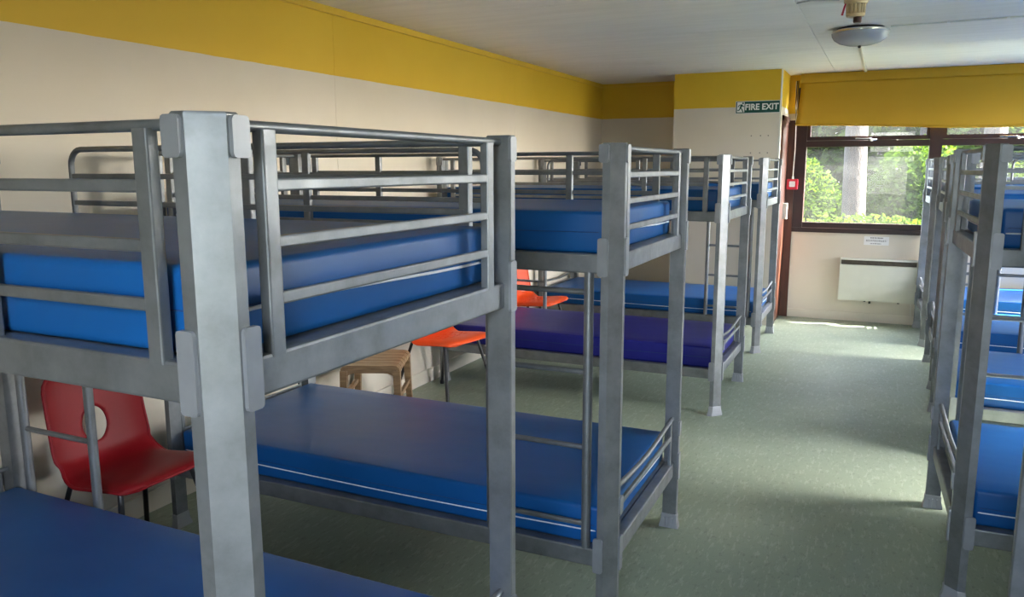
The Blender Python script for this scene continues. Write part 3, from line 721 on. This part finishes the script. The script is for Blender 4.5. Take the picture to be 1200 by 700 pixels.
tag(MB().rbox(0.532, 0.556, 5.26, YE-0.07, HC-0.016, HC, 0.003, 1).build('cable_trunking', 'heater'), 'slim cream cable trunking from ceiling light to the blind', 'trunking')

# ------------------------------------------------------------------ outdoors
struct(MB().box(-30, 40, -30, 60, -0.5, -0.4).build('ground', 'grass', smooth=0), 'grassy ground outside the windows')
def foliage(rnd, cx, cy, cz, rx, ry, rz_, n, size):
    mb = MB()
    for _ in range(n):
        while True:
            p = Vector((rnd.uniform(-1, 1), rnd.uniform(-1, 1), rnd.uniform(-1, 1)))
            if 0.25 < p.length < 1: break
        p = Vector((cx+p.x*rx, cy+p.y*ry, cz+p.z*rz_))
        d = Vector((rnd.gauss(0, 1), rnd.gauss(0, 1), rnd.gauss(0, 0.6))).normalized(); u = d.orthogonal().normalized()
        u.rotate(Matrix.Rotation(rnd.uniform(0, 6.28), 3, d)); w = d.cross(u); s = size*rnd.uniform(0.6, 1.4)
        mb.add([p-d*s, p+u*s*0.5+w*s*0.1, p+d*s, p-u*s*0.5+w*s*0.1], [(0, 1, 2, 3)])
    return mb
def leafmesh(mb, mat, parent):
    me = bpy.data.meshes.new('foliage'); me.from_pydata(mb.v, [], mb.f); o = link('foliage', me, mat, parent, 0); o['kind'] = 'stuff'; return o
def tree(label, x, y, r, h, seed, lean=0.0, crown=True):
    rnd = random.Random(seed); t = thing('tree', label, 'tree', (x, y, -0.4), 0, 'trees outside the end window')
    pts = [(lean*k/8*1.0+rnd.uniform(-0.03, 0.03), rnd.uniform(-0.03, 0.03), h*k/8) for k in range(9)]
    MB().tube(pts, [r*(1.35 if k == 0 else 1.05-0.05*k) for k in range(9)], 14).build('trunk', 'bark', t)
    for k in range(4):
        a = rnd.uniform(0, 6.28); z = h*(0.55+0.1*k); q = pts[5]
        MB().tube([(q[0], q[1], z), (q[0]+math.cos(a)*0.3, q[1]+math.sin(a)*0.3, z+0.5), (q[0]+math.cos(a)*0.65, q[1]+math.sin(a)*0.65, z+1.0)], [r*0.35, r*0.22, r*0.1], 8).build('branch', 'bark', t)
    if crown: leafmesh(foliage(rnd, lean, 0, h*0.95, 0.80, 0.80, 1.3, 6000, 0.08), 'leaf1', t)
tree('pale-barked tree straight behind the left window pane', 0.36, 12.0, 0.17, 6.5, 11)
tree('tree with pinkish trunk behind the right window panes', 2.05, 11.4, 0.15, 6.5, 12)
tree('slim dark tree farther back between the two pale trunks', 1.25, 14.5, 0.11, 7.0, 13, 0.3)
tree('thin tree at the left edge of the window view', -0.75, 14.0, 0.10, 7.0, 14, -0.2)
def bush(name, label, x, y, rx, ry, h, n, size, mat, seed):
    rnd = random.Random(seed); t = thing(name, label, 'bush', (x, y, -0.4), 0, 'bushes outside the end window')
    for k in range(5):
        a = rnd.uniform(0, 6.28)
        MB().tube([(0, 0, 0), (math.cos(a)*rx*0.3, math.sin(a)*ry*0.3, h*0.5), (math.cos(a)*rx*0.5, math.sin(a)*ry*0.5, h*0.9)], [0.03, 0.02, 0.008], 6).build('stem', 'bark', t)
    leafmesh(foliage(rnd, 0, 0, h*0.52, rx, ry, h*0.52, n, size), mat, t)
bush('bush', 'dense dark bush left of the pale trunk', -0.75, 12.6, 1.0, 0.7, 2.1, 9000, 0.05, 'leaf2', 21)
bush('bush', 'leafy bush right of the pale trunk', 1.25, 12.9, 0.80, 0.7, 2.3, 9000, 0.05, 'leaf2', 22)
bush('bush', 'low bright bush in front of the trunks', 0.6, 11.0, 1.5, 0.4, 1.25, 8000, 0.045, 'leaf1', 23)
bush('bush', 'bright bush beyond the right window panes', 3.25, 12.2, 1.05, 0.8, 2.4, 8000, 0.055, 'leaf1', 24)
bush('bush', 'tall bright hedge bush far left behind the trees', -3.2, 17.0, 1.9, 1.2, 7.5, 12000, 0.11, 'leaf1', 25)
bush('bush', 'tall dark hedge bush far behind the middle', 0.5, 17.6, 1.85, 1.2, 7.0, 12000, 0.11, 'leaf2', 26)
bush('bush', 'tall bright hedge bush far right behind the trees', 4.2, 17.0, 1.9, 1.2, 7.5, 12000, 0.11, 'leaf1', 27)
bush('bush', 'dark hedge bush closing the view farthest back', -1.3, 20.5, 2.2, 1.0, 7.5, 12000, 0.12, 'leaf2', 28)
bush('bush', 'dark hedge bush farthest back at the right', 3.3, 20.5, 2.2, 1.0, 7.5, 12000, 0.12, 'leaf2', 29)
bush('bush', 'dark upright bush behind the gap right of the pale trunk', 2.35, 15.0, 0.9, 0.7, 4.6, 9000, 0.085, 'leaf2', 30)
bush('bush', 'bright upright bush behind the gap left of the pale trunk', -1.9, 15.0, 0.8, 0.7, 4.4, 8000, 0.085, 'leaf1', 31)
